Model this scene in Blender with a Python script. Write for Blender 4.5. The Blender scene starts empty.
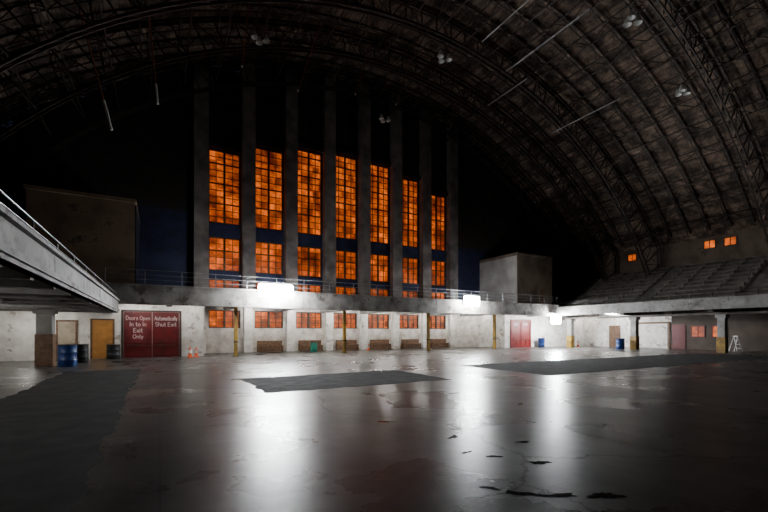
import bpy, bmesh, math, random
from mathutils import Vector, Matrix
random.seed(7)
S=bpy.context.scene
COL=S.collection

# ---------------------------------------------------------------- materials
def newmat(name):
    m=bpy.data.materials.new(name); m.use_nodes=True
    nt=m.node_tree
    return m,nt,nt.nodes.get('Principled BSDF')
def mat(name,c1,c2=None,rough=0.7,scale=3.0,metal=0.0,bump=0.0,stain=None,stain_scale=0.8,detail=6,lo=0.35,hi=0.65,spec=None):
    m,nt,b=newmat(name)
    b.inputs['Roughness'].default_value=rough; b.inputs['Metallic'].default_value=metal
    if spec is not None: b.inputs['Specular IOR Level'].default_value=spec
    if c2 is None: c2=tuple(x*0.7 for x in c1)
    tc=nt.nodes.new('ShaderNodeNewGeometry')
    n=nt.nodes.new('ShaderNodeTexNoise'); n.inputs['Scale'].default_value=scale; n.inputs['Detail'].default_value=detail
    nt.links.new(tc.outputs['Position'],n.inputs['Vector'])
    r=nt.nodes.new('ShaderNodeValToRGB'); r.color_ramp.elements[0].position=lo; r.color_ramp.elements[1].position=hi
    r.color_ramp.elements[0].color=(*c2,1); r.color_ramp.elements[1].color=(*c1,1)
    nt.links.new(n.outputs['Fac'],r.inputs['Fac'])
    out=r.outputs['Color']
    if stain:
        n2=nt.nodes.new('ShaderNodeTexNoise'); n2.inputs['Scale'].default_value=stain_scale; n2.inputs['Detail'].default_value=9; n2.inputs['Roughness'].default_value=0.75
        nt.links.new(tc.outputs['Position'],n2.inputs['Vector'])
        r2=nt.nodes.new('ShaderNodeValToRGB'); r2.color_ramp.elements[0].position=0.55; r2.color_ramp.elements[1].position=0.62
        mx=nt.nodes.new('ShaderNodeMix'); mx.data_type='RGBA'
        nt.links.new(n2.outputs['Fac'],r2.inputs['Fac']); nt.links.new(r2.outputs['Color'],mx.inputs[0])
        nt.links.new(out,mx.inputs[6]); mx.inputs[7].default_value=(*stain,1)
        out=mx.outputs[2]
    nt.links.new(out,b.inputs['Base Color'])
    if bump>0:
        bp=nt.nodes.new('ShaderNodeBump'); bp.inputs['Strength'].default_value=bump; bp.inputs['Distance'].default_value=0.03
        nt.links.new(n.outputs['Fac'],bp.inputs['Height']); nt.links.new(bp.outputs['Normal'],b.inputs['Normal'])
    return m
def emis(name,c,s):
    m,nt,b=newmat(name)
    b.inputs['Base Color'].default_value=(*c,1)
    b.inputs['Emission Color'].default_value=(*c,1); b.inputs['Emission Strength'].default_value=s
    return m

M={}
M['conc']=mat('concrete_grey',(0.34,0.33,0.32),(0.20,0.19,0.18),0.8,1.6,bump=0.3,stain=(0.12,0.11,0.10),stain_scale=1.2)
M['concpale']=mat('concrete_pale',(0.46,0.45,0.44),(0.26,0.25,0.24),0.8,1.2,bump=0.3,stain=(0.16,0.15,0.14),stain_scale=0.9,detail=9)
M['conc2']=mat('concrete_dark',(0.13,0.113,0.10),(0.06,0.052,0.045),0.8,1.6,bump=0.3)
M['pier']=mat('concrete_pier',(0.25,0.22,0.20),(0.12,0.105,0.095),0.85,1.0,bump=0.3,detail=9)
M['parapet']=mat('grimy_cream_paint',(0.56,0.53,0.49),(0.24,0.22,0.20),0.75,1.1,bump=0.25,stain=(0.14,0.12,0.10),stain_scale=0.9,detail=9)
M['white']=mat('peeling_white_paint',(0.84,0.82,0.78),(0.62,0.59,0.55),0.65,2.0,bump=0.25,stain=(0.34,0.29,0.24),stain_scale=1.3)
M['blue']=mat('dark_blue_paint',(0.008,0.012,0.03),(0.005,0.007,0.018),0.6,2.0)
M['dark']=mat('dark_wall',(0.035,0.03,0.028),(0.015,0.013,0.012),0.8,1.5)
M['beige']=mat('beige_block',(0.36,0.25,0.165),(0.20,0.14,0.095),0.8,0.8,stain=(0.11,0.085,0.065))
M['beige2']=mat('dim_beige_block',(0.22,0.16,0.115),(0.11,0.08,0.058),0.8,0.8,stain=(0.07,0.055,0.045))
M['under']=mat('dark_brown_wall',(0.09,0.065,0.05),(0.045,0.033,0.026),0.8,0.8)
M['pale']=mat('pale_block',(0.44,0.41,0.39),(0.30,0.27,0.25),0.8,0.8)
M['steel']=mat('dark_steel',(0.075,0.058,0.048),(0.04,0.031,0.026),0.55,4.0,metal=0.2)
M['rust']=mat('rusty_rod',(0.40,0.12,0.04),(0.2,0.06,0.025),0.7,5.0)
M['rail']=mat('rail_grey',(0.30,0.30,0.31),(0.15,0.15,0.15),0.4,6.0,metal=0.5)
M['blackrail']=mat('rail_black',(0.03,0.03,0.035),(0.015,0.015,0.015),0.5,6.0)
M['red']=mat('maroon_paint',(0.13,0.006,0.008),(0.07,0.004,0.005),0.5,2.5,bump=0.1)
M['red2']=mat('deep_red_paint',(0.24,0.009,0.008),(0.14,0.006,0.005),0.5,2.5)
M['yellow']=mat('dull_yellow_paint',(0.42,0.25,0.03),(0.16,0.09,0.02),0.55,2.2,detail=8)
M['brown']=mat('brown_wood',(0.17,0.09,0.045),(0.08,0.04,0.02),0.6,5.0)
M['door']=mat('ochre_door',(0.50,0.23,0.05),(0.36,0.16,0.035),0.5,3.0)
M['tan']=mat('tan_door',(0.42,0.35,0.26),(0.3,0.24,0.17),0.5,3.0)
M['bluebar']=mat('blue_plastic',(0.012,0.045,0.19),(0.009,0.03,0.13),0.4,3.0)
M['black']=mat('black_rubber',(0.02,0.02,0.022),(0.012,0.012,0.012),0.6,5.0)
M['green']=mat('green_plastic',(0.02,0.32,0.22),(0.015,0.22,0.15),0.4,3.0)
M['orange']=mat('cone_orange',(0.85,0.13,0.02),(0.7,0.1,0.02),0.45,3.0)
M['whitep']=mat('plain_white',(0.75,0.75,0.73),(0.6,0.6,0.58),0.45,4.0)
M['shade']=mat('dull_metal_shade',(0.42,0.41,0.40),(0.28,0.27,0.26),0.5,4.0)
M['letter']=mat('letter_white',(0.75,0.68,0.66),(0.62,0.56,0.54),0.6,4.0)
M['alu']=mat('aluminium',(0.6,0.6,0.6),(0.4,0.4,0.4),0.35,4.0,metal=0.7)
M['seat']=mat('bench_wood',(0.22,0.175,0.14),(0.10,0.08,0.06),0.6,3.0)
M['mat']=mat('asphalt_patch',(0.034,0.031,0.028),(0.009,0.008,0.008),0.9,2.2,bump=0.4,lo=0.35,hi=0.7,spec=0.12,detail=12)
M['lamp']=emis('flood_lens',(0.93,0.97,1.0),340)
M['lamp2']=emis('small_flood_lens',(0.93,0.97,1.0),460)
M['tube']=emis('fluorescent_tube',(1.0,0.97,0.92),105)
m,nt,b=newmat('wet_puddle'); b.inputs['Base Color'].default_value=(0.01,0.01,0.01,1); b.inputs['Roughness'].default_value=0.12; M['puddle']=m

# floor
m,nt,b=newmat('worn_concrete_floor')
g=nt.nodes.new('ShaderNodeNewGeometry')
def noise(sc,det,ro=0.6):
    n=nt.nodes.new('ShaderNodeTexNoise'); n.inputs['Scale'].default_value=sc; n.inputs['Detail'].default_value=det; n.inputs['Roughness'].default_value=ro
    nt.links.new(g.outputs['Position'],n.inputs['Vector']); return n
def ramp(src,p0,c0,p1,c1):
    r=nt.nodes.new('ShaderNodeValToRGB'); e=r.color_ramp.elements
    e[0].position=p0; e[0].color=(*c0,1); e[1].position=p1; e[1].color=(*c1,1)
    nt.links.new(src,r.inputs['Fac']); return r
def mix(fac,a,bb,mode='MIX'):
    x=nt.nodes.new('ShaderNodeMix'); x.data_type='RGBA'; x.blend_type=mode
    if hasattr(fac,'links'): nt.links.new(fac,x.inputs[0])
    else: x.inputs[0].default_value=fac
    nt.links.new(a,x.inputs[6])
    if isinstance(bb,tuple): x.inputs[7].default_value=(*bb,1)
    else: nt.links.new(bb,x.inputs[7])
    return x.outputs[2]
n1=noise(0.22,7,0.6); n2=noise(1.3,12,0.72); n3=noise(22,4,0.6); n5=noise(0.45,5,0.5)
base=ramp(n1.outputs['Fac'],0.36,(0.046,0.043,0.040),0.66,(0.10,0.094,0.088)).outputs['Color']
c=mix(0.75,base,ramp(n2.outputs['Fac'],0.34,(0.35,0.35,0.35),0.66,(1,1,1)).outputs['Color'],'MULTIPLY')
vor=nt.nodes.new('ShaderNodeTexVoronoi'); vor.feature='DISTANCE_TO_EDGE'; vor.inputs['Scale'].default_value=0.22
wv=nt.nodes.new('ShaderNodeVectorMath'); wv.operation='MULTIPLY_ADD'; nt.links.new(n2.outputs['Color'],wv.inputs[0]); wv.inputs[1].default_value=(0.9,0.9,0.0); nt.links.new(g.outputs['Position'],wv.inputs[2])
nt.links.new(wv.outputs[0],vor.inputs['Vector'])
cr=ramp(vor.outputs['Distance'],0.0,(0.15,0.15,0.15),0.006,(1,1,1)).outputs['Color']
c=mix(0.85,c,cr,'MULTIPLY')
br=nt.nodes.new('ShaderNodeTexBrick'); br.offset=0; br.inputs['Scale'].default_value=1; br.inputs['Brick Width'].default_value=6.1; br.inputs['Row Height'].default_value=6.1; br.inputs['Mortar Size'].default_value=0.015
br.inputs['Color1'].default_value=(1,1,1,1); br.inputs['Color2'].default_value=(0.8,0.8,0.8,1); br.inputs['Mortar'].default_value=(0.3,0.3,0.3,1)
nt.links.new(g.outputs['Position'],br.inputs['Vector'])
c=mix(0.8,c,br.outputs['Color'],'MULTIPLY')
nt.links.new(c,b.inputs['Base Color'])
rr=ramp(n5.outputs['Fac'],0.34,(0.25,0.25,0.25),0.66,(0.33,0.33,0.33))
nt.links.new(rr.outputs['Color'],b.inputs['Roughness'])
# worn, less reflective stains vary the sheen gently (cracks stay dull)
sp_=ramp(n2.outputs['Fac'],0.34,(0.17,0.17,0.17),0.66,(0.26,0.26,0.26))
s2=mix(0.9,sp_.outputs['Color'],cr,'MULTIPLY')
nt.links.new(s2,b.inputs['Specular IOR Level'])
bp=nt.nodes.new('ShaderNodeBump'); bp.inputs['Strength'].default_value=0.2; bp.inputs['Distance'].default_value=0.008
nt.links.new(n3.outputs['Fac'],bp.inputs['Height']); nt.links.new(bp.outputs['Normal'],b.inputs['Normal'])
M['floor']=m

# roof boards
m,nt,b=newmat('roof_boards')
g=nt.nodes.new('ShaderNodeNewGeometry')
n1=noise(0.9,9,0.75)
wa=nt.nodes.new('ShaderNodeTexBrick'); wa.inputs['Scale'].default_value=1; wa.inputs['Brick Width'].default_value=0.35; wa.inputs['Row Height'].default_value=2.4; wa.inputs['Mortar Size'].default_value=0.018
wa.inputs['Color1'].default_value=(1,1,1,1); wa.inputs['Color2'].default_value=(0.5,0.5,0.5,1); wa.inputs['Mortar'].default_value=(0.15,0.15,0.15,1)
nt.links.new(g.outputs['Position'],wa.inputs['Vector'])
base=ramp(n1.outputs['Fac'],0.42,(0.05,0.034,0.026),0.66,(0.42,0.295,0.215)).outputs['Color']
c=mix(0.85,base,wa.outputs['Color'],'MULTIPLY')
nt.links.new(c,b.inputs['Base Color']); b.inputs['Roughness'].default_value=0.85
M['roof']=m

# glowing window glass (sodium-lit frosted panes)
PW,PH=0.55,0.53
m,nt,b=newmat('sodium_lit_glass')
g=nt.nodes.new('ShaderNodeNewGeometry')
dv=nt.nodes.new('ShaderNodeVectorMath'); dv.operation='DIVIDE'; nt.links.new(g.outputs['Position'],dv.inputs[0]); dv.inputs[1].default_value=(PW,50,PH)
fl=nt.nodes.new('ShaderNodeVectorMath'); fl.operation='FLOOR'; nt.links.new(dv.outputs[0],fl.inputs[0])
wn=nt.nodes.new('ShaderNodeTexWhiteNoise'); nt.links.new(fl.outputs[0],wn.inputs['Vector'])
r1=ramp(wn.outputs['Value'],0.0,(0.4,0.38,0.35),1.0,(1.3,1.35,1.6))
n1=noise(0.45,5); r2=ramp(n1.outputs['Fac'],0.40,(0.25,0.2,0.15),0.66,(1.3,1.5,1.8))
n4=noise(3.5,5,0.7); r4=ramp(n4.outputs['Fac'],0.3,(0.4,0.4,0.4),0.7,(1.35,1.35,1.35))
c=mix(1.0,r1.outputs['Color'],r2.outputs['Color'],'MULTIPLY'); c=mix(1.0,c,r4.outputs['Color'],'MULTIPLY')
c=mix(1.0,c,(1.0,0.145,0.006),'MULTIPLY')
nt.links.new(c,b.inputs['Emission Color']); b.inputs['Emission Strength'].default_value=0.92
b.inputs['Base Color'].default_value=(0.05,0.02,0.01,1)
M['glass']=m

# ---------------------------------------------------------------- geometry helpers
def box(bm,x0,x1,y0,y1,z0,z1):
    vs=[bm.verts.new((x,y,z)) for x in (x0,x1) for y in (y0,y1) for z in (z0,z1)]
    for f in ((0,1,3,2),(4,6,7,5),(0,4,5,1),(2,3,7,6),(0,2,6,4),(1,5,7,3)):
        bm.faces.new([vs[i] for i in f])
def beam(bm,p,q,w,h=None,up=Vector((0,1,0))):
    h=h or w
    p=Vector(p);q=Vector(q); d=(q-p).normalized()
    u=up if abs(d.dot(up))<0.95 else Vector((1,0,0))
    a=d.cross(u).normalized(); c=d.cross(a).normalized()
    vs=[]
    for P in (p,q):
        for s,t in ((-1,-1),(1,-1),(1,1),(-1,1)):
            vs.append(bm.verts.new(P+a*(s*h/2)+c*(t*w/2)))
    bm.faces.new(vs[0:4][::-1]); bm.faces.new(vs[4:8])
    for i in range(4):
        j=(i+1)%4; bm.faces.new((vs[i],vs[j],vs[4+j],vs[4+i]))
def lathe(bm,prof,cx=0,cy=0,cz=0,n=20,cap=True):
    rings=[]
    for r,z in prof:
        rings.append([bm.verts.new((cx+r*math.cos(2*math.pi*i/n),cy+r*math.sin(2*math.pi*i/n),cz+z)) for i in range(n)])
    for a,bb in zip(rings,rings[1:]):
        for i in range(n):
            j=(i+1)%n; bm.faces.new((a[i],a[j],bb[j],bb[i]))
    if cap:
        bm.faces.new(rings[0][::-1]); bm.faces.new(rings[-1])
def tube(bm,p,q,r,n=8):
    p=Vector(p);q=Vector(q);d=(q-p).normalized()
    u=Vector((0,0,1)) if abs(d.z)<0.9 else Vector((1,0,0))
    a=d.cross(u).normalized(); c=d.cross(a)
    R=[[bm.verts.new(P+a*r*math.cos(2*math.pi*i/n)+c*r*math.sin(2*math.pi*i/n)) for i in range(n)] for P in (p,q)]
    for i in range(n):
        j=(i+1)%n; bm.faces.new((R[0][i],R[0][j],R[1][j],R[1][i]))
    bm.faces.new(R[0][::-1]); bm.faces.new(R[1])
def obj(name,fn,material,parent=None,label=None,cat=None,kind=None,group=None,loc=None,smooth=False,bevel=0):
    bm=bmesh.new(); fn(bm)
    bmesh.ops.recalc_face_normals(bm,faces=bm.faces[:])
    me=bpy.data.meshes.new(name); bm.to_mesh(me); bm.free()
    me.materials.append(M[material])
    if smooth:
        for p in me.polygons: p.use_smooth=True
        me.set_sharp_from_angle(angle=math.radians(40))
    o=bpy.data.objects.new(name,me); COL.objects.link(o)
    if loc: o.location=loc
    if parent: o.parent=parent
    if label: o['label']=label
    if cat: o['category']=cat
    if kind: o['kind']=kind
    if group: o['group']=group
    if bevel:
        mo=o.modifiers.new('bevel','BEVEL'); mo.width=bevel; mo.segments=3; mo.limit_method='ANGLE'
    return o
def empty(name,loc,label,cat,group=None):
    e=bpy.data.objects.new(name,None); e.empty_display_size=0.2; e.location=loc; COL.objects.link(e)
    e['label']=label; e['category']=cat
    if group: e['group']=group
    return e
def dup(o,loc,rotz=None):
    c=o.copy(); COL.objects.link(c); c.location=loc
    if rotz is not None: c.rotation_euler[2]=rotz
    for ch in [k for k in list(COL.objects) if k.parent==o]:
        d=ch.copy(); COL.objects.link(d); d.parent=c
    return c

XC=16.8
def zdeck(x): return -14.1+math.sqrt(38.3**2-(x-XC)**2)
YE=33.0   # end wall
YP=27.3   # end balcony front
XL,XR=-12.4,46.0
YB=-12.0
XW=-2.05  # west balcony front
ZW=3.36   # west parapet top

# ---------------------------------------------------------------- shell
obj('floor',lambda bm:box(bm,XL-0.5,XR+0.5,YB-0.5,YE+0.6,-0.3,0),'floor',kind='structure',label='worn shiny concrete drill hall floor',cat='floor')
def roof(bm):
    n=64; 
    a0=math.asin((XL-0.4-XC)/38.3); a1=math.asin((XR+0.4-XC)/38.3)
    for k in range(n):
        t0=a0+(a1-a0)*k/n; t1=a0+(a1-a0)*(k+1)/n
        vs=[]
        for y in (YB-0.4,YE+0.55):
            for t,R in ((t0,38.3),(t1,38.3),(t1,38.7),(t0,38.7)):
                vs.append(bm.verts.new((XC+R*math.sin(t),y,-14.1+R*math.cos(t))))
        bm.faces.new(vs[0:4]); bm.faces.new(vs[4:8][::-1])
        for i in range(4):
            j=(i+1)%4; bm.faces.new((vs[i],vs[j],vs[4+j],vs[4+i]))
obj('ceiling',roof,'roof',kind='structure',label='barrel vaulted wooden board roof',cat='ceiling')

WX=[4.37+3.39*i for i in range(7)]; WH=1.15
WTOP=[15.6,16.5,17.1,17.4,17.3,16.6,15.6]
TIERS=lambda i:[(1.9,3.3),(3.95,5.68),(6.33,8.92),(9.98,WTOP[i])]
def endwall(bm):
    edges=[XL-0.4]
    while edges[-1]+1.2<WX[0]-WH: edges.append(edges[-1]+1.2)
    for c in WX: edges+= [c-WH,c+WH]
    e=WX[-1]+WH
    while e+1.2<XR+0.4: e+=1.2; edges.append(e)
    edges.append(XR+0.4)
    for a,b2 in zip(edges,edges[1:]):
        mid=(a+b2)/2; top=min(zdeck(a),zdeck(b2))+0.25
        wi=[i for i,c in enumerate(WX) if abs(c-mid)<0.01]
        if wi:
            z=0
            for lo,hi in TIERS(wi[0]):
                box(bm,a,b2,YE,YE+0.5,z,lo); z=hi
            box(bm,a,b2,YE,YE+0.5,z,top)
        else:
            box(bm,a,b2,YE,YE+0.5,0,top)
m,nt,b=newmat('end_wall_paint_haze'); g=nt.nodes.new('ShaderNodeNewGeometry')
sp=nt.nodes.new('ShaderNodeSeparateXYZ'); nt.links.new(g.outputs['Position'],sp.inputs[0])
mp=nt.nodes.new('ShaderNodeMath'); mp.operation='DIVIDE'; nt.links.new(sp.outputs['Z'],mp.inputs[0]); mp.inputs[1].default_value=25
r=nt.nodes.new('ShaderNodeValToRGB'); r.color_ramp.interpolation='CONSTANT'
e=r.color_ramp.elements; e[0].position=0; e[0].color=(0.72,0.69,0.64,1); e[1].position=3.6/25; e[1].color=(0.018,0.024,0.07,1)  # blue band is wall paint plus bluish lamp haze put into the colour
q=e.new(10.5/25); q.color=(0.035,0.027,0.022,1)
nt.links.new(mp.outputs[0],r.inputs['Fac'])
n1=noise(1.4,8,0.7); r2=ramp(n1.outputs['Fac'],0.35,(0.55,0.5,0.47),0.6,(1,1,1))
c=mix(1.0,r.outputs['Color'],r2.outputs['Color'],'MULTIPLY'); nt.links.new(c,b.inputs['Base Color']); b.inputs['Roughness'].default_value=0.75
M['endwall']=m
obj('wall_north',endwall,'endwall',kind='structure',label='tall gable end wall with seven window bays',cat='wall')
obj('wall_west',lambda bm:box(bm,XL-0.4,XL,YB,YE,0,11.0),'dark',kind='structure',label='dark side wall',cat='wall')
obj('wall_south',lambda bm:box(bm,XL-0.4,XR+0.4,YB-0.4,YB,0,24.5),'dark',kind='structure',label='dark rear wall',cat='wall')
obj('wall_east',lambda bm:box(bm,XR,XR+0.4,YB,YE,0,11.0),'beige2',kind='structure',label='dim beige upper side wall behind the bleachers',cat='wall')
obj('wall_northwest',lambda bm:(box(bm,-8.2,2.55,29.2,29.5,0,3.54),box(bm,2.25,2.55,29.5,YE,0,3.54)),'white',kind='structure',label='peeling white wall under the balcony',cat='wall')
obj('wall_northeast',lambda bm:(box(bm,30.3,43.3,29.2,29.5,0,3.54),box(bm,30.3,30.6,29.5,YE,0,3.54)),'white',kind='structure',label='peeling white wall under the balcony',cat='wall')
obj('wall_undereast',lambda bm:box(bm,43.0,43.3,20.1,29.2,0,3.58),'white',kind='structure',label='peeling white wall below bleachers',cat='wall')
obj('wall_southeast',lambda bm:box(bm,43.0,43.3,YB,20.1,0,3.58),'under',kind='structure',label='dark brown wall below bleachers',cat='wall')
obj('wall_underwest',lambda bm:box(bm,-8.2,-7.9,YB,29.2,0,2.84),'white',kind='structure',label='dim white wall below the balcony',cat='wall')

px=[WX[0]-1.695+3.39*i for i in range(8)]
for i,x in enumerate(px):
    w=0.5
    top=min(zdeck(x-w),zdeck(x+w))+.05
    def f(bm,x=x,top=top):
        box(bm,x-w,x+w,32.35,YE,4.3,top)
        box(bm,x-w-.05,x+w+.05,32.25,YE,3.86,4.3)
    obj('trim_%d'%(i+1),f,'pier',kind='structure',label='tall grey concrete pilaster between windows',cat='pilaster')
for i,x in enumerate(px):
    obj('trim_%d'%(i+9),lambda bm,x=x:box(bm,x-0.32,x+0.32,32.6,YE,0,3.54),'white',kind='structure',label='short white painted pier',cat='pilaster')
for i,c in enumerate(WX):
    obj('trim_%d'%(i+17),lambda bm,c=c,i=i:box(bm,c-1.19,c+1.19,32.75,YE,WTOP[i]+.05,WTOP[i]+.45),'dark',kind='structure',label='dark concrete lintel over a tall window',cat='lintel')

wn=1
for i,c in enumerate(WX):
    for ti,(lo,hi) in enumerate(TIERS(i)):
        def fr(bm,c=c,lo=lo,hi=hi):
            t=0.08
            box(bm,c-WH,c-WH+t,YE+.12,YE+.26,lo,hi); box(bm,c+WH-t,c+WH,YE+.12,YE+.26,lo,hi)
            box(bm,c-WH+t,c+WH-t,YE+.12,YE+.26,lo,lo+t); box(bm,c-WH+t,c+WH-t,YE+.12,YE+.26,hi-t,hi)
            box(bm,c-.075,c+.075,YE+.11,YE+.25,lo+t,hi-t)
            for s in (-0.6,0.6): box(bm,c+s-.022,c+s+.022,YE+.14,YE+.24,lo+t,hi-t)
            nr=max(2,round((hi-lo)/PH)); 
            for k in range(1,nr):
                z=lo+(hi-lo)*k/nr; h=0.022 if k%3 else 0.05
                box(bm,c-WH+t,c+WH-t,YE+.15,YE+.23,z-h,z+h)
        w=obj('window_%d'%wn,fr,'steel',kind='structure',label='dark steel framed grid window glowing orange',cat='window'); wn+=1
        obj('glass',lambda bm,c=c,lo=lo,hi=hi:box(bm,c-WH+.03,c+WH-.03,YE+.27,YE+.30,lo+.03,hi-.03),'glass',parent=w)
for (y,z) in ((25.4,9.9),(18.2,10.0),(16.6,10.0)):
    def fr(bm,y=y,z=z):
        box(bm,XR-.08,XR,y-.5,y+.5,z-.42,z-.34); box(bm,XR-.08,XR,y-.5,y+.5,z+.34,z+.42)
        box(bm,XR-.08,XR,y-.5,y-.42,z-.34,z+.34); box(bm,XR-.08,XR,y+.42,y+.5,z-.34,z+.34)
        box(bm,XR-.07,XR,y-.03,y+.03,z-.34,z+.34)
    w=obj('window_%d'%wn,fr,'steel',kind='structure',label='small square orange lit window',cat='window'); wn+=1
    obj('glass',lambda bm,y=y,z=z:box(bm,XR-.03,XR-.005,y-.42,y+.42,z-.34,z+.34),'glass',parent=w)
for y in (17.9,16.3):
    def fr(bm,y=y):
        box(bm,42.92,43,y-.55,y+.55,1.1,1.2); box(bm,42.92,43,y-.55,y+.55,2.1,2.2)
        box(bm,42.92,43,y-.55,y-.47,1.2,2.1); box(bm,42.92,43,y+.47,y+.55,1.2,2.1); box(bm,42.93,43,y-.03,y+.03,1.2,2.1)
    w=obj('window_%d'%wn,fr,'red',kind='structure',label='small red framed orange lit window',cat='window'); wn+=1
    obj('glass',lambda bm,y=y:box(bm,42.96,42.99,y-.47,y+.47,1.2,2.1),'glass',parent=w)

# ---------------------------------------------------------------- balconies
def balcony(lbl,deckf,parf,beams,pm,bmt='conc'):
    bo=obj('balcony',deckf,bmt,label=lbl,cat='balcony')
    obj('parapet',parf,pm,parent=bo)
    for bfn in beams: obj('beam',bfn,bmt,parent=bo)
    return bo
ZS=3.22
def par1(bm):
    x=-2.8
    while x<35.9:
        x2=min(x+3.87,35.93)
        box(bm,x,x2-.03,YP,YP+.2,ZS+.14,4.3); x=x2
    box(bm,-2.8,35.93,YP+.03,YP+.2,ZS+.1,4.3)
    box(bm,-2.8,35.93,YP-.10,YP+.28,4.3,4.4)
    box(bm,-2.8,35.93,YP-.08,YP+.2,ZS,ZS+.14)
balcony('cream painted concrete balcony below the tall windows',
    lambda bm:box(bm,-2.8,35.93,YP+.2,YE-.01,3.55,3.85),par1,
    [ (lambda bm,x=x:box(bm,x-.15,x+.15,YP+.2,29.15 if (x<2.5 or x>30) else 32.5,ZS,3.55)) for x in (0.5,4.35,8.2,12.1,15.9,19.8,23.6,27.4,33.5)],'parapet')
def par2(bm):
    y=YB+.01
    while y<YP-.11:
        y2=min(y+3.9,YP-.1)
        box(bm,XW-.2,XW,y,y2-.03,2.70,ZW-.06); y=y2
    box(bm,XW-.2,XW-.03,YB+.01,YP-.1,2.70,ZW)
    box(bm,XW-.24,XW+.07,YB+.01,YP-.1,ZW-.02,ZW+.06); box(bm,XW,XW+.06,YB+.01,YP-.1,2.78,2.9)
balcony('low grey concrete side balcony with stained parapet',
    lambda bm:box(bm,-8.2,XW-.2,YB+.01,29.15,2.88,3.05),par2,
    [ (lambda bm,y=y:box(bm,-7.85,XW-.2,y-.12,y+.12,2.65,2.88)) for y in (26.4,24.2,22.2,20.3,18.3,16.4,14.4,12.5,10.5,8.6,4.7,0.8)],'concpale','concpale')
balcony('dark concrete side balcony below the bleachers',
    lambda bm:box(bm,36.2,43.3,YB+.01,29.15,3.6,3.85),
    lambda bm:(box(bm,36.0,36.2,YB+.01,29.15,3.3,4.1),box(bm,35.94,36.26,YB+.01,29.15,4.1,4.17)),
    [ (lambda bm,y=y:box(bm,36.2,42.95,y-.17,y+.17,3.12,3.6)) for y in (27.5,20.9,14.3,7.7,1.1)]+[lambda bm:box(bm,37.9,38.5,YB+.01,29.1,2.96,3.12)],'conc','conc2')

def railing(lbl,pts0,pts1,z0,h,matn,n,r=0.03,mids=1):
    p0=Vector((*pts0,z0)); p1=Vector((*pts1,z0))
    def rf(bm):
        tube(bm,p0+Vector((0,0,h)),p1+Vector((0,0,h)),r)
        for k in range(mids): tube(bm,p0+Vector((0,0,h*(k+1)/(mids+1))),p1+Vector((0,0,h*(k+1)/(mids+1))),r*.7)
    ro=obj('railing',rf,matn,label=lbl,cat='railing')
    first=None
    for i in range(n+1):
        p=p0.lerp(p1,i/n)
        if first is None:
            first=obj('post',lambda bm:tube(bm,(0,0,0),(0,0,h),r),matn,parent=ro,loc=p)
        else:
            c=first.copy(); c.location=p; COL.objects.link(c)
railing('thin steel railing on the end balcony',(-2.7,YP+.1),(35.85,YP+.1),4.4,0.85,'rail',20,0.025,2)
railing('thin grey pipe railing on the side balcony',(XW-.1,YB+1),(XW-.1,YP-.3),ZW+.06,0.36,'rail',18,0.018)
railing('thin grey pipe railing at the foot of the bleachers',(36.1,YB+1),(36.1,29.0),4.17,0.5,'blackrail',16,0.025)

def blk(bm,x0,x1,z0=3.86):
    box(bm,x0,x1,27.75,YE-.02,z0,9.2)
    box(bm,x0-.08,x1+.08,27.65,YE-.02,9.2,9.4)
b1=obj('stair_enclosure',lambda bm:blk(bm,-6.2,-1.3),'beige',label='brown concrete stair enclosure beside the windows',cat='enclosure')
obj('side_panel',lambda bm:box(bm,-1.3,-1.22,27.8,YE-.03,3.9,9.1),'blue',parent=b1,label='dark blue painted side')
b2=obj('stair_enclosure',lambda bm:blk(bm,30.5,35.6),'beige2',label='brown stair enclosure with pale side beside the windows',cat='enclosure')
obj('side_panel',lambda bm:box(bm,30.42,30.5,27.8,YE-.03,3.9,9.1),'pale',parent=b2,label='pale grey painted side')
obj('door',lambda bm:box(bm,33.6,34.4,27.7,27.75,3.9,6.0),'brown',parent=b2)

NR=11
def stand(side):
    zo=0 if side>0 else -.8
    RI=.42 if side>0 else .38
    def f(bm):
        for k in range(NR):
            xa=37.4+k*0.78; z=4.0+k*RI+zo
            if side<0: xa2,xb2=XL+0.01,-4.8-k*0.69
            else: xa2,xb2=xa,XR-.01
            box(bm,xa2,xb2,YB+.1,27.4 if side<0 else YE-.1,z-RI if k else 3.86+zo,z)
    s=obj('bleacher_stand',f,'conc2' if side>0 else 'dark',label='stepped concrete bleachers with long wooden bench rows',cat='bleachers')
    first=None
    for k in range(NR-1):
        z=4.0+k*RI+zo; x=(37.4+k*0.78+.4) if side>0 else (-4.8-k*0.69-.4)
        if first is None:
            def g2(bm):
                segs=[(YB+.5,-4),(-2.8,4.8),(6,12.2),(13.3,19.7),(20.8,26.9)]
                if side>0: segs.append((28,32.5))
                for a,c in segs:
                    box(bm,-.15,.15,a,c,.30,.36)
                    y=a+.3
                    while y<c: box(bm,-.1,.1,y,y+.08,0,.30); y+=1.5
            first=obj('bench_row',g2,'seat',parent=s,loc=(x,0,z))
        else:
            c=first.copy(); c.location=(x,0,z); COL.objects.link(c)
stand(1); stand(-1)

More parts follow.
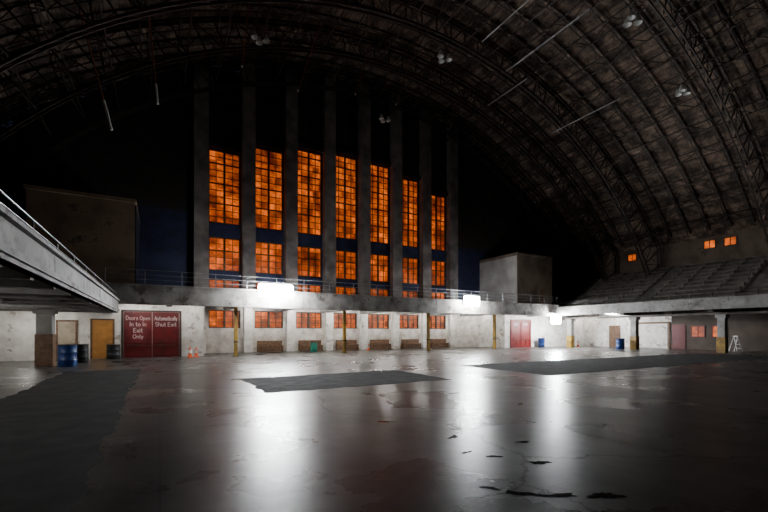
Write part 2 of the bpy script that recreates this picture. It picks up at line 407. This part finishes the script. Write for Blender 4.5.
def steelcol(x,y,top,lbl):
    o=obj('column',lambda bm:(box(bm,-.10,.10,-.11,-.085,0.03,top),box(bm,-.10,.10,.085,.11,0.03,top),box(bm,-.015,.015,-.085,.085,0.03,top)),'yellow',loc=(x,y,0),label=lbl,cat='column',group='balcony support columns')
    obj('base_plate',lambda bm:box(bm,-.2,.2,-.2,.2,0,.03),'steel',parent=o)
    obj('collar',lambda bm:box(bm,-.12,.12,-.13,.13,.9,1.0),'steel',parent=o)
for x in (4.35,12.1,19.8,27.4):
    steelcol(x,YP+.4,ZS-.003,'slim dull yellow steel column under the balcony')
for y in (24.2,16.4,8.6,0.8):
    o=obj('column',lambda bm:(box(bm,-.3,.3,-.3,.3,0,2.45),box(bm,-.4,.4,-.4,.4,2.45,2.645)),'conc',loc=(-4.7,y,0),label='square concrete column under the side balcony',cat='column',group='side balcony columns',bevel=.02)
    obj('guard',lambda bm:box(bm,-.33,.33,-.33,.33,0,1.5),'brown',parent=o,label='brown painted lower guard')
for y in (27.5,20.9,14.3,7.7,1.1):
    o=obj('column',lambda bm:(box(bm,-.25,.25,-.25,.25,0,2.7),box(bm,-.35,.35,-.35,.35,2.7,2.955)),'conc',loc=(38.2,y,0),label='square concrete column with yellow base',cat='column',group='bleacher support columns',bevel=.02)
    obj('guard',lambda bm:box(bm,-.28,.28,-.28,.28,0,1.2),'yellow',parent=o,label='yellow painted lower guard')

# ---------------------------------------------------------------- roof steel
def arc_pts(n):
    pm=math.radians(62.7); P=[]
    for i in range(n+1):
        ph=-pm+2*pm*i/n
        bx,bz=31.5*math.sin(ph),-9.2+31.5*math.cos(ph)
        dx,dz=math.sin(ph),math.cos(ph); ox,oz=bx,bz+14.1
        B=ox*dx+oz*dz; C=ox*ox+oz*oz-37.85**2
        t=-B+math.sqrt(B*B-C)
        if abs(dx)>0.01: t=min(t,(28.9-abs(bx))/abs(dx))
        P.append(((XC+bx,bz),(XC+bx+dx*t,bz+dz*t)))
    return P
TP=arc_pts(56)
def truss(y):
    t=obj('roof_truss',lambda bm:[beam(bm,(a[0][0],y+s,a[0][1]),(b2[0][0],y+s,b2[0][1]),0.07,0.14) for s in (-.18,.18) for a,b2 in zip(TP,TP[1:])],'steel',label='huge arched dark steel lattice roof truss',cat='truss',group='main arched roof trusses')
    obj('top_chord',lambda bm:[beam(bm,(a[1][0],y+s,a[1][1]),(b2[1][0],y+s,b2[1][1]),0.07,0.14) for s in (-.18,.18) for a,b2 in zip(TP,TP[1:])],'steel',parent=t)
    def web(bm):
        for i,(a,b2) in enumerate(zip(TP,TP[1:])):
            beam(bm,(a[0][0],y,a[0][1]),(a[1][0],y,a[1][1]),0.08,0.07)
            if i%2: beam(bm,(a[0][0],y,a[0][1]),(b2[1][0],y,b2[1][1]),0.055,0.055)
            else: beam(bm,(a[1][0],y,a[1][1]),(b2[0][0],y,b2[0][1]),0.055,0.055)
            beam(bm,(a[0][0],y-.18,a[0][1]),(b2[0][0],y+.18,b2[0][1]),0.035,0.035)
    obj('web',web,'steel',parent=t)
    for s in (-1,1): obj('footing',lambda bm:box(bm,XC+s*28.3-.5,XC+s*28.3+.5,y-.5,y+.5,3.9,5.3),'conc2',parent=t)
for y in (31.4,27.0,22.5,12.8,3.1,-6.5): truss(y)
YR=[YB+.8+1.62*k for k in range(28)]
rp=[];rq=[]
for i in range(57):
    a=math.radians(-48.5+97*i/56)
    rp.append((XC+38.18*math.sin(a),-14.1+38.18*math.cos(a))); rq.append((XC+37.75*math.sin(a),-14.1+37.75*math.cos(a)))
rib=None
for y in YR:
    if rib is None:
        def f(bm):
            for i in range(56):
                beam(bm,(rp[i][0],0,rp[i][1]),(rp[i+1][0],0,rp[i+1][1]),.06,.1)
                beam(bm,(rq[i][0],0,rq[i][1]),(rq[i+1][0],0,rq[i+1][1]),.06,.06)
                u,v=(rp,rq) if i%2 else (rq,rp)
                beam(bm,(u[i][0],0,u[i][1]),(v[i+1][0],0,v[i+1][1]),.035,.035)
        rib=obj('roof_rib',f,'steel',loc=(0,y,0),label='thin arched steel lattice rib under the roof boards',cat='roof rib',group='arched roof ribs')
    else:
        c=rib.copy(); c.location=(0,y,0); COL.objects.link(c)
pur=None
NPU=27
for k in range(NPU):
    ph=math.radians(-46+92*k/(NPU-1))
    x=XC+37.6*math.sin(ph); z=-14.1+37.6*math.cos(ph)
    def f(bm):
        y0,y1=YB+.01,YE-.1; h=1.1
        beam(bm,(0,y0,0),(0,y1,0),.07,.09,up=Vector((1,0,0)))
        beam(bm,(0,y0,-h),(0,y1,-h),.07,.07,up=Vector((1,0,0)))
        n=34
        for i in range(n):
            ya=y0+(y1-y0)*i/n; yb=y0+(y1-y0)*(i+1)/n
            beam(bm,(0,ya,0 if i%2 else -h),(0,yb,-h if i%2 else 0),.045,.045,up=Vector((1,0,0)))
    if pur is None:
        pur=obj('roof_purlin',f,'steel',loc=(x,0,z),label='long steel lattice purlin running between trusses',cat='purlin',group='roof lattice purlins')
        pur.rotation_euler[1]=ph
    else:
        c=pur.copy(); c.location=(x,0,z); c.rotation_euler[1]=ph; COL.objects.link(c)

def strip(x,z,y0,y1):
    e=obj('fluorescent_strip',lambda bm:box(bm,-.03,.03,-(y1-y0)/2,(y1-y0)/2,-.03,.03),'shade',loc=(x,(y0+y1)/2,z),label='long thin unlit grey strip light hung under roof',cat='strip light',group='unlit strip lights')
    top=zdeck(x)-z
    for s in (-1,1):
        obj('hanger',lambda bm:tube(bm,(0,0,0.03),(0,0,top),.012,5),'steel',parent=e,loc=(0,s*(y1-y0)/2.4,0))
for a in ((21.1,19.8,14.0,20.2),(18.2,20.4,15.5,19.5),(27.5,17.6,16,21.5),(23.5,20.2,20.5,24.5)): strip(*a)
def highbay(x,y,z):
    top=zdeck(x)-z
    e=empty('high_bay_light',(x,y,z),'unlit cluster of bell shaped metal hall lights','ceiling light','unlit high bay lights')
    obj('rod',lambda bm:tube(bm,(0,0,.5),(0,0,top),.02,6),'steel',parent=e)
    obj('frame',lambda bm:(beam(bm,(-.4,0,.5),(.4,0,.5),.05),beam(bm,(0,-.4,.5),(0,.4,.5),.05,up=Vector((1,0,0)))),'steel',parent=e)
    for dx,dy in ((-.33,0),(.33,0),(0,.35)):
        obj('lamp_shade',lambda bm:lathe(bm,[(.05,.42),(.08,.34),(.17,.12),(.2,0),(.185,0.01),(.15,.12),(.04,.3)],n=16,cap=False),'whitep',parent=e,loc=(dx,dy,0),smooth=True)
        obj('neck',lambda bm:lathe(bm,[(.06,.36),(.06,.5)],n=10),'steel',parent=e,loc=(dx,dy,0))
for a in ((5.1,23.8,18.6),(15.8,20.3,19.0),(21,11.5,17.4),(29.4,13,17.0),(16.1,28.6,19.0)): highbay(*a)
def rod(p,q,tip):
    p=Vector(p);q=Vector(q); mid=q+(p-q)*tip
    o=obj('hanging_pole',lambda bm:tube(bm,p-q,mid-q,.035),'rust',loc=q,label='rusty slanted pole hung from roof with white tip',cat='pole',group='slanted hanging poles')
    obj('tip',lambda bm:tube(bm,mid-q,(0,0,0),.06),'whitep',parent=o,label='white tube end')
rod((-3.4,24,17.2),(-2.1,24,11.65),.25); rod((-.6,24,19.2),(-.1,24,13.5),.18)
rod((4.6,24,21.6),(4.1,24,16.8),.02); rod((9.6,26,22.7),(8.0,26,17.6),.02); rod((13.5,26,22.9),(12.2,26,18.6),.02); rod((17,26,23),(15.6,26,18.8),.02)

# ---------------------------------------------------------------- lamps
def flood(x,y,z,w,h,m,lbl,hood,pole=None,up=False):
    e=empty('floodlight',(x,y,z),lbl,'floodlight')
    obj('lens',lambda bm:box(bm,-w/2,w/2,-.18,.14,-h/2,h/2),m,parent=e,bevel=.155)
    obj('housing',lambda bm:box(bm,-w/2+.1,w/2-.1,.14,.22,-h/2+.1,h/2-.1),'steel',parent=e)
    if hood: obj('hood',lambda bm:box(bm,-w/2+.05,w/2-.05,-hood,.2,h/2+.01,h/2+.04),'steel',parent=e)
    zz=.30 if up else -.1
    obj('bracket',lambda bm:(beam(bm,(-.12,.18,0),(-.12,pole,zz),.05,up=Vector((1,0,0))),beam(bm,(.12,.18,0),(.12,pole,zz),.05,up=Vector((1,0,0)))),'steel',parent=e)
    return e
flood(6.75,26.8,4.34,2.3,.85,'lamp','large blazing white floodlight mounted on the balcony front',.3,.40)
flood(23.8,26.8,4.30,1.7,.85,'lamp','blazing white floodlight mounted on the balcony front',.25,.40)
flood(35.1,26.95,2.9,1.3,.95,'lamp2','blazing white floodlight under the balcony corner',.4,.34,True)
def under(x,y,z,l=2.4,grp='lit battens beneath the balcony'):
    e=obj('batten_and_fill_light',lambda bm:box(bm,-l/2,l/2,-.14,.14,-.03,0),'whitep',loc=(x,y,z),label='lit fluorescent batten beneath the balcony, most added unseen to brighten walls',cat='fluorescent light',group=grp)
    for s in (-.07,.07): obj('tube',lambda bm:tube(bm,(-l/2+.05,s,-.05),(l/2-.05,s,-.05),.02),'tube',parent=e)
for x in (6.3,10.2,14.0,17.8,21.7,25.5,29.0): under(x,31.7,3.55)  # unseen battens added to whiten the recess wall
for x in (-1.2,1.9,6.3,10.2,14.0,17.8,21.7,25.5,29.4,31.6,34.8): under(x,27.66,3.55,1.6)  # unseen row behind the parapet, added to light red doors and wall fronts
under(10.6,28.1,3.55,1.5)
for y in (28.6,25.5,23.6): under(41.8,y,3.6)  # unseen battens added to brighten the wall under the east balcony
under(-5.6,27.2,2.88,1.6); under(-6.6,20.3,2.65,1.6); under(-5.6,12.5,2.65,1.6)  # added out of view to lighten the west balcony underside

# ---------------------------------------------------------------- doors & stroke lettering
def arc(cx,cy,rx,ry,a0,a1,n=8):
    return [(cx+rx*math.cos(math.radians(a0+(a1-a0)*i/n)),cy+ry*math.sin(math.radians(a0+(a1-a0)*i/n))) for i in range(n+1)]
G={
'D':(.6,[[(0,0),(0,1),(.25,1)]+arc(.25,.5,.35,.5,90,-90)+[(0,0)]]),
'O':(.66,[arc(.33,.5,.33,.5,0,360,14)]),
'o':(.46,[arc(.23,.31,.23,.31,0,360,12)]),
'r':(.32,[[(0,0),(0,.62)],[(0,.42),(.12,.6),(.32,.6)]]),
's':(.38,[[(.38,.52),(.25,.62),(.08,.6),(0,.48),(.1,.36),(.3,.28),(.38,.15),(.28,0),(.1,0),(0,.1)]]),
'p':(.46,[[(0,-.3),(0,.62)],arc(.23,.31,.23,.31,0,360,12)]),
'e':(.46,[[(.0,.32),(.46,.32)]+arc(.23,.31,.23,.31,0,320,11)]),
'n':(.42,[[(0,0),(0,.62)],[(0,.42)]+arc(.21,.41,.21,.21,160,0,6)+[(.42,0)]]),
'I':(.06,[[(.03,0),(.03,1)]]),
't':(.32,[[(.14,.95),(.14,.1),(.2,0),(.32,0)],[(0,.62),(.3,.62)]]),
'E':(.52,[[(.52,1),(0,1),(0,0),(.52,0)],[(0,.52),(.42,.52)]]),
'x':(.42,[[(0,0),(.42,.62)],[(0,.62),(.42,0)]]),
'i':(.06,[[(.03,0),(.03,.62)],[(.03,.82),(.03,.92)]]),
'l':(.06,[[(.03,0),(.03,1)]]),
'y':(.44,[[(0,.62),(.22,.02)],[(.44,.62),(.12,-.3)]]),
'A':(.66,[[(0,0),(.33,1),(.66,0)],[(.13,.38),(.53,.38)]]),
'u':(.42,[[(0,.62)]+arc(.21,.21,.21,.21,180,340,6),[(.42,.62),(.42,0)]]),
'm':(.68,[[(0,0),(0,.62)],[(0,.45)]+arc(.17,.45,.17,.17,160,0,6)+[(.34,0)],[(.34,.45)]+arc(.51,.45,.17,.17,160,0,6)+[(.68,0)]]),
'a':(.44,[arc(.22,.31,.22,.31,0,360,12),[(.44,.62),(.44,0)]]),
'c':(.40,[arc(.23,.31,.23,.31,45,315,9)]),
'h':(.42,[[(0,0),(0,1)],[(0,.42)]+arc(.21,.41,.21,.21,160,0,6)+[(.42,0)]]),
'S':(.52,[[(.5,.85),(.38,1),(.14,1),(0,.85),(.02,.66),(.2,.54),(.4,.44),(.52,.28),(.45,.06),(.3,0),(.12,0),(0,.14)]]),
'X':(.56,[[(0,0),(.56,1)],[(0,1),(.56,0)]]),
'T':(.56,[[(.28,0),(.28,1)],[(0,1),(.56,1)]]),
}
def text(s,size,loc,parent,maxw=1.25):
    adv=.22; W=sum((.35 if ch==' ' else G[ch][0]+adv) for ch in s)-adv
    sx=min(size,maxw/W)
    def f(bm):
        x=-W/2
        for ch in s:
            if ch==' ': x+=.35; continue
            w,ls=G[ch]
            for pl in ls:
                for p,q in zip(pl,pl[1:]):
                    P=Vector(((x+p[0])*sx,0,p[1]*size)); Q=Vector(((x+q[0])*sx,0,q[1]*size)); d=(Q-P)
                    if d.length<1e-5: continue
                    d=d.normalized()*.01
                    beam(bm,P-d,Q+d,.008,.032)
            x+=w+adv
    o=obj('lettering',f,'letter',parent=parent,loc=loc)
def reddoor(n,x0,x1,h,y,left,right,matn,size):
    mid=(x0+x1)/2
    d=obj('door_%d'%n,lambda bm:(box(bm,x0-.12,x0,y-.1,y,0,h+.12),box(bm,x1,x1+.12,y-.1,y,0,h+.12),box(bm,x0,x1,y-.1,y,h,h+.12)),'steel' if n==1 else matn,kind='structure',label='red double exit doors with white lettering',cat='door')
    for a,c,s in ((x0+.025,mid-.025,-1),(mid+.025,x1-.025,1)):
        def lfn(bm):
            box(bm,a,c,y-.06,y-.005,.02,h-.01)
            for u,v,zz,zt in ((a,a+.08,.02,h-.01),(c-.08,c,.02,h-.01),(a+.08,c-.08,h-.13,h-.01),(a+.08,c-.08,.02,.25),(a+.08,c-.08,.9,.98),((a+c)/2-.03,(a+c)/2+.03,.25,.9)):
                box(bm,u,v,y-.095,y-.06,zz,zt)
        lf=obj('leaf',lfn,matn,parent=d)
        obj('push_bar',lambda bm:(tube(bm,(a+.15,y-.16,.8),(c-.15,y-.16,.8),.02),box(bm,a+.15,a+.2,y-.16,y-.07,.76,.84),box(bm,c-.2,c-.15,y-.16,y-.07,.76,.84)),'steel',parent=lf)
    for i,s in enumerate(left): text(s,size,((x0+mid)/2,y-.07,h-.5-i*size*1.6),d)
    for i,s in enumerate(right): text(s,size,((x1+mid)/2,y-.07,h-.5-i*size*1.6),d)
    return d
reddoor(1,-1.95,1.1,2.85,29.2,['Doors Open','In to In','Exit','Only'],['Automatically','Shut Exit'],'red',.24)
reddoor(2,31.2,33.9,2.75,29.2,['EXIT'],['EXIT'],'red2',.26)
def pdoor(n,x0,x1,h,y,mt,lbl):
    d=obj('door_%d'%n,lambda bm:(box(bm,x0-.1,x0,y-.08,y,0,h+.1),box(bm,x1,x1+.1,y-.08,y,0,h+.1),box(bm,x0,x1,y-.08,y,h,h+.1)),'brown',kind='structure',label=lbl,cat='door')
    lf=obj('leaf',lambda bm:(box(bm,x0,x1,y-.05,y-.005,.02,h),box(bm,x0+.15,x1-.15,y-.065,y-.05,.2,h*.45),box(bm,x0+.15,x1-.15,y-.065,y-.05,h*.52,h-.15)),mt,parent=d)
    obj('knob',lambda bm:lathe(bm,[(.03,0),(.045,.03),(.03,.06)],x1-.1,y-.1,1.0,10),'alu',parent=lf)
pdoor(3,-3.5,-2.5,2.3,29.2,'door','ochre wooden door with brown frame')
pdoor(4,-5.1,-4.3,2.2,29.2,'tan','faded tan door with brown frame')
def roll(bm):
    for k in range(12): box(bm,42.93 if k%2 else 42.9,43.0,20.4,23.7,.02+k*.2,.2+k*.2)
d5=obj('door_5',roll,'white',kind='structure',label='peeling white roll up door',cat='door')
obj('frame',lambda bm:(box(bm,42.88,43,20.2,20.4,0,2.6),box(bm,42.88,43,23.7,23.9,0,2.6),box(bm,42.88,43,20.4,23.7,2.42,2.6)),'brown',parent=d5)
obj('door_6',lambda bm:box(bm,42.93,43,18.9,20.0,0.02,2.3),'red',kind='structure',label='dark red side door',cat='door')
obj('door_7',lambda bm:box(bm,42.93,43,25.0,26.2,0.02,2.3),'brown',kind='structure',label='dark brown side door',cat='door')

bn=None
for c in WX[1:]:
    if bn is None:
        bn=empty('wooden_bench',(c,32.6,0),'low plain brown wooden box bench in white wall bay','bench','brown benches beneath the windows')
        obj('seat',lambda bm:box(bm,-1.0,1.0,-.25,.2,.45,.5),'brown',parent=bn)
        obj('backrest',lambda bm:box(bm,-1.0,1.0,.2,.26,.45,.9),'brown',parent=bn)
        obj('leg',lambda bm:box(bm,-1.0,-.92,-.22,.26,0,.45),'brown',parent=bn)
        obj('leg',lambda bm:box(bm,.92,1.0,-.22,.26,0,.45),'brown',parent=bn)
        obj('front_panel',lambda bm:box(bm,-.92,.92,-.2,-.17,.03,.45),'brown',parent=bn)
    else: dup(bn,(c,32.6,0))

def barrel(x,y,mt,lbl,r=.31,h=.9):
    o=obj('barrel',lambda bm:lathe(bm,[(r*.93,0),(r,.03),(r,.27*h),(r*1.05,.3*h),(r,.33*h),(r,.62*h),(r*1.05,.65*h),(r,.68*h),(r,.96*h),(r*1.04,.98*h),(r*1.04,h),(r*.9,h),(r*.9,h-.04)],n=28),mt,loc=(x,y,0),label=lbl,cat='barrel',smooth=True)
    obj('rim',lambda bm:lathe(bm,[(r*.9,h-.03),(r*1.06,h-.02),(r*1.06,h+.02),(r*.9,h+.01)],n=28),'steel',parent=o,smooth=True)
barrel(-3.75,23.4,'bluebar','blue plastic drum beside the concrete column',.36,1.0)
barrel(-3.6,26.0,'black','black drum beside the ochre door',.32,.95)
barrel(37.5,21.8,'bluebar','blue plastic drum beside the yellow based column',.36,1.0)
barrel(35.0,28.6,'bluebar','blue drum standing by the red doors',.33,.95)
barrel(-2.4,28.4,'black','dark bin standing by the red doors',.34,.85)
barrel(11.0,31.4,'green','small green bin against the white wall',.28,.75)
def cone(x,y,s=1.0):
    o=obj('traffic_cone',lambda bm:(box(bm,-.18*s,.18*s,-.18*s,.18*s,0,.03),lathe(bm,[(.13*s,.03),(.03*s,.68*s),(.02*s,.7*s)],n=18)),'orange',loc=(x,y,0),label='orange traffic cone with white collar on the concrete floor',cat='traffic cone',group='orange cones')
    obj('collar',lambda bm:lathe(bm,[(.1*s,.28*s),(.075*s,.45*s)],n=18),'whitep',parent=o)
cone(1.65,27.9); cone(2.05,28.5,.9); cone(15.9,31.2,.8); cone(39.3,27.4,.9)
e=empty('step_ladder',(39.7,14.0,0),'small white aluminium step ladder standing open','ladder')
for s in (-1,1):
    obj('front_rail',lambda bm:beam(bm,(s*.22,-.4,0),(s*.15,0,1.25),.04,.03),'alu',parent=e)
    obj('rear_leg',lambda bm:beam(bm,(s*.22,.42,0),(s*.15,0,1.25),.03,.03),'alu',parent=e)
for k in range(3):
    t=(k+1)/4; obj('step',lambda bm:box(bm,-.2+.05*t,.2-.05*t,-.4+.4*t-.05,-.4+.4*t+.05,1.25*t-.015,1.25*t+.015),'alu',parent=e)
obj('top_cap',lambda bm:box(bm,-.18,.18,-.09,.09,1.25,1.29),'alu',parent=e)
e.rotation_euler[2]=1.2

def fmat(x0,x1,y0,y1,lbl):
    def f(bm):
        rnd=random.Random(x0*7+y0); pts=[]
        def edge(a,c):
            n=int(max(abs(a[0]-c[0]),abs(a[1]-c[1]))/.2); off=0
            for i in range(n):
                t=i/n; off=off*.6+rnd.uniform(-.06,.06)
                dx,dy=(0,off) if abs(a[0]-c[0])>abs(a[1]-c[1]) else (off,0)
                pts.append((a[0]+(c[0]-a[0])*t+dx,a[1]+(c[1]-a[1])*t+dy))
        edge((x0,y0),(x1,y0));edge((x1,y0),(x1,y1));edge((x1,y1),(x0,y1));edge((x0,y1),(x0,y0))
        lo=[bm.verts.new((x,y,0.0)) for x,y in pts]; hi=[bm.verts.new((x,y,.004)) for x,y in pts]
        bm.faces.new(hi); bm.faces.new(lo[::-1])
        for i in range(len(pts)):
            j=(i+1)%len(pts); bm.faces.new((lo[i],lo[j],hi[j],hi[i]))
    obj('asphalt_patch',f,'mat',label=lbl,cat='floor patch')
fmat(-3.3,-.7,-8,20.2,'long rough black asphalt strip on the concrete')
fmat(2.4,8.6,10.6,14.4,'rough black rectangular asphalt patch on the concrete')
fmat(12.5,35,9.8,14.9,'wide rough dark asphalt patch on the concrete')
def puddle(x,y,rx,ry,a,seed):
    def f(bm):
        rnd=random.Random(seed); n=80; ph=[rnd.uniform(0,6.28) for _ in range(6)]
        vs=[]
        for i in range(n):
            t=2*math.pi*i/n; r=1+.2*math.sin(2*t+ph[0])+.22*math.sin(3*t+ph[1])+.16*math.sin(5*t+ph[2])+.12*math.sin(9*t+ph[3])+.09*math.sin(14*t+ph[4])+.06*math.sin(23*t+ph[5])
            vs.append(bm.verts.new((rx*r*math.cos(t),ry*r*math.sin(t),.002)))
        bm.faces.new(vs)
    o=obj('puddle',f,'puddle',loc=(x,y,0),label='shallow dark water puddle on the concrete floor',cat='puddle',group='puddles on the floor'); o.rotation_euler[2]=a
puddle(3.9,4.8,.10,.06,.3,1); puddle(4.05,3.35,.12,.05,-.6,2); puddle(2.95,3.05,.08,.04,-.9,3); puddle(3.12,2.8,.13,.045,-.7,4); puddle(3.42,2.58,.14,.045,-.5,14); puddle(3.8,2.36,.15,.06,-.35,12)
puddle(4.3,5.2,.08,.04,.2,5); puddle(4.6,4.1,.12,.04,-.5,6); puddle(3.55,4.1,.09,.03,.2,9); puddle(3.5,6.2,.16,.05,-.4,10); puddle(3.75,3.8,.09,.035,-.4,11)

# ---------------------------------------------------------------- world & camera
w=bpy.data.worlds.new('night'); S.world=w; w.use_nodes=True
w.node_tree.nodes['Background'].inputs[0].default_value=(0.01,0.014,0.03,1)
cam=bpy.data.cameras.new('camera'); cam.lens=18.75; cam.sensor_width=36; cam.shift_y=76/768; cam.clip_end=300
co=bpy.data.objects.new('camera',cam); COL.objects.link(co); co.location=(0,0,1.6); co.rotation_euler=(math.pi/2,0,math.radians(-29.25))
S.camera=co
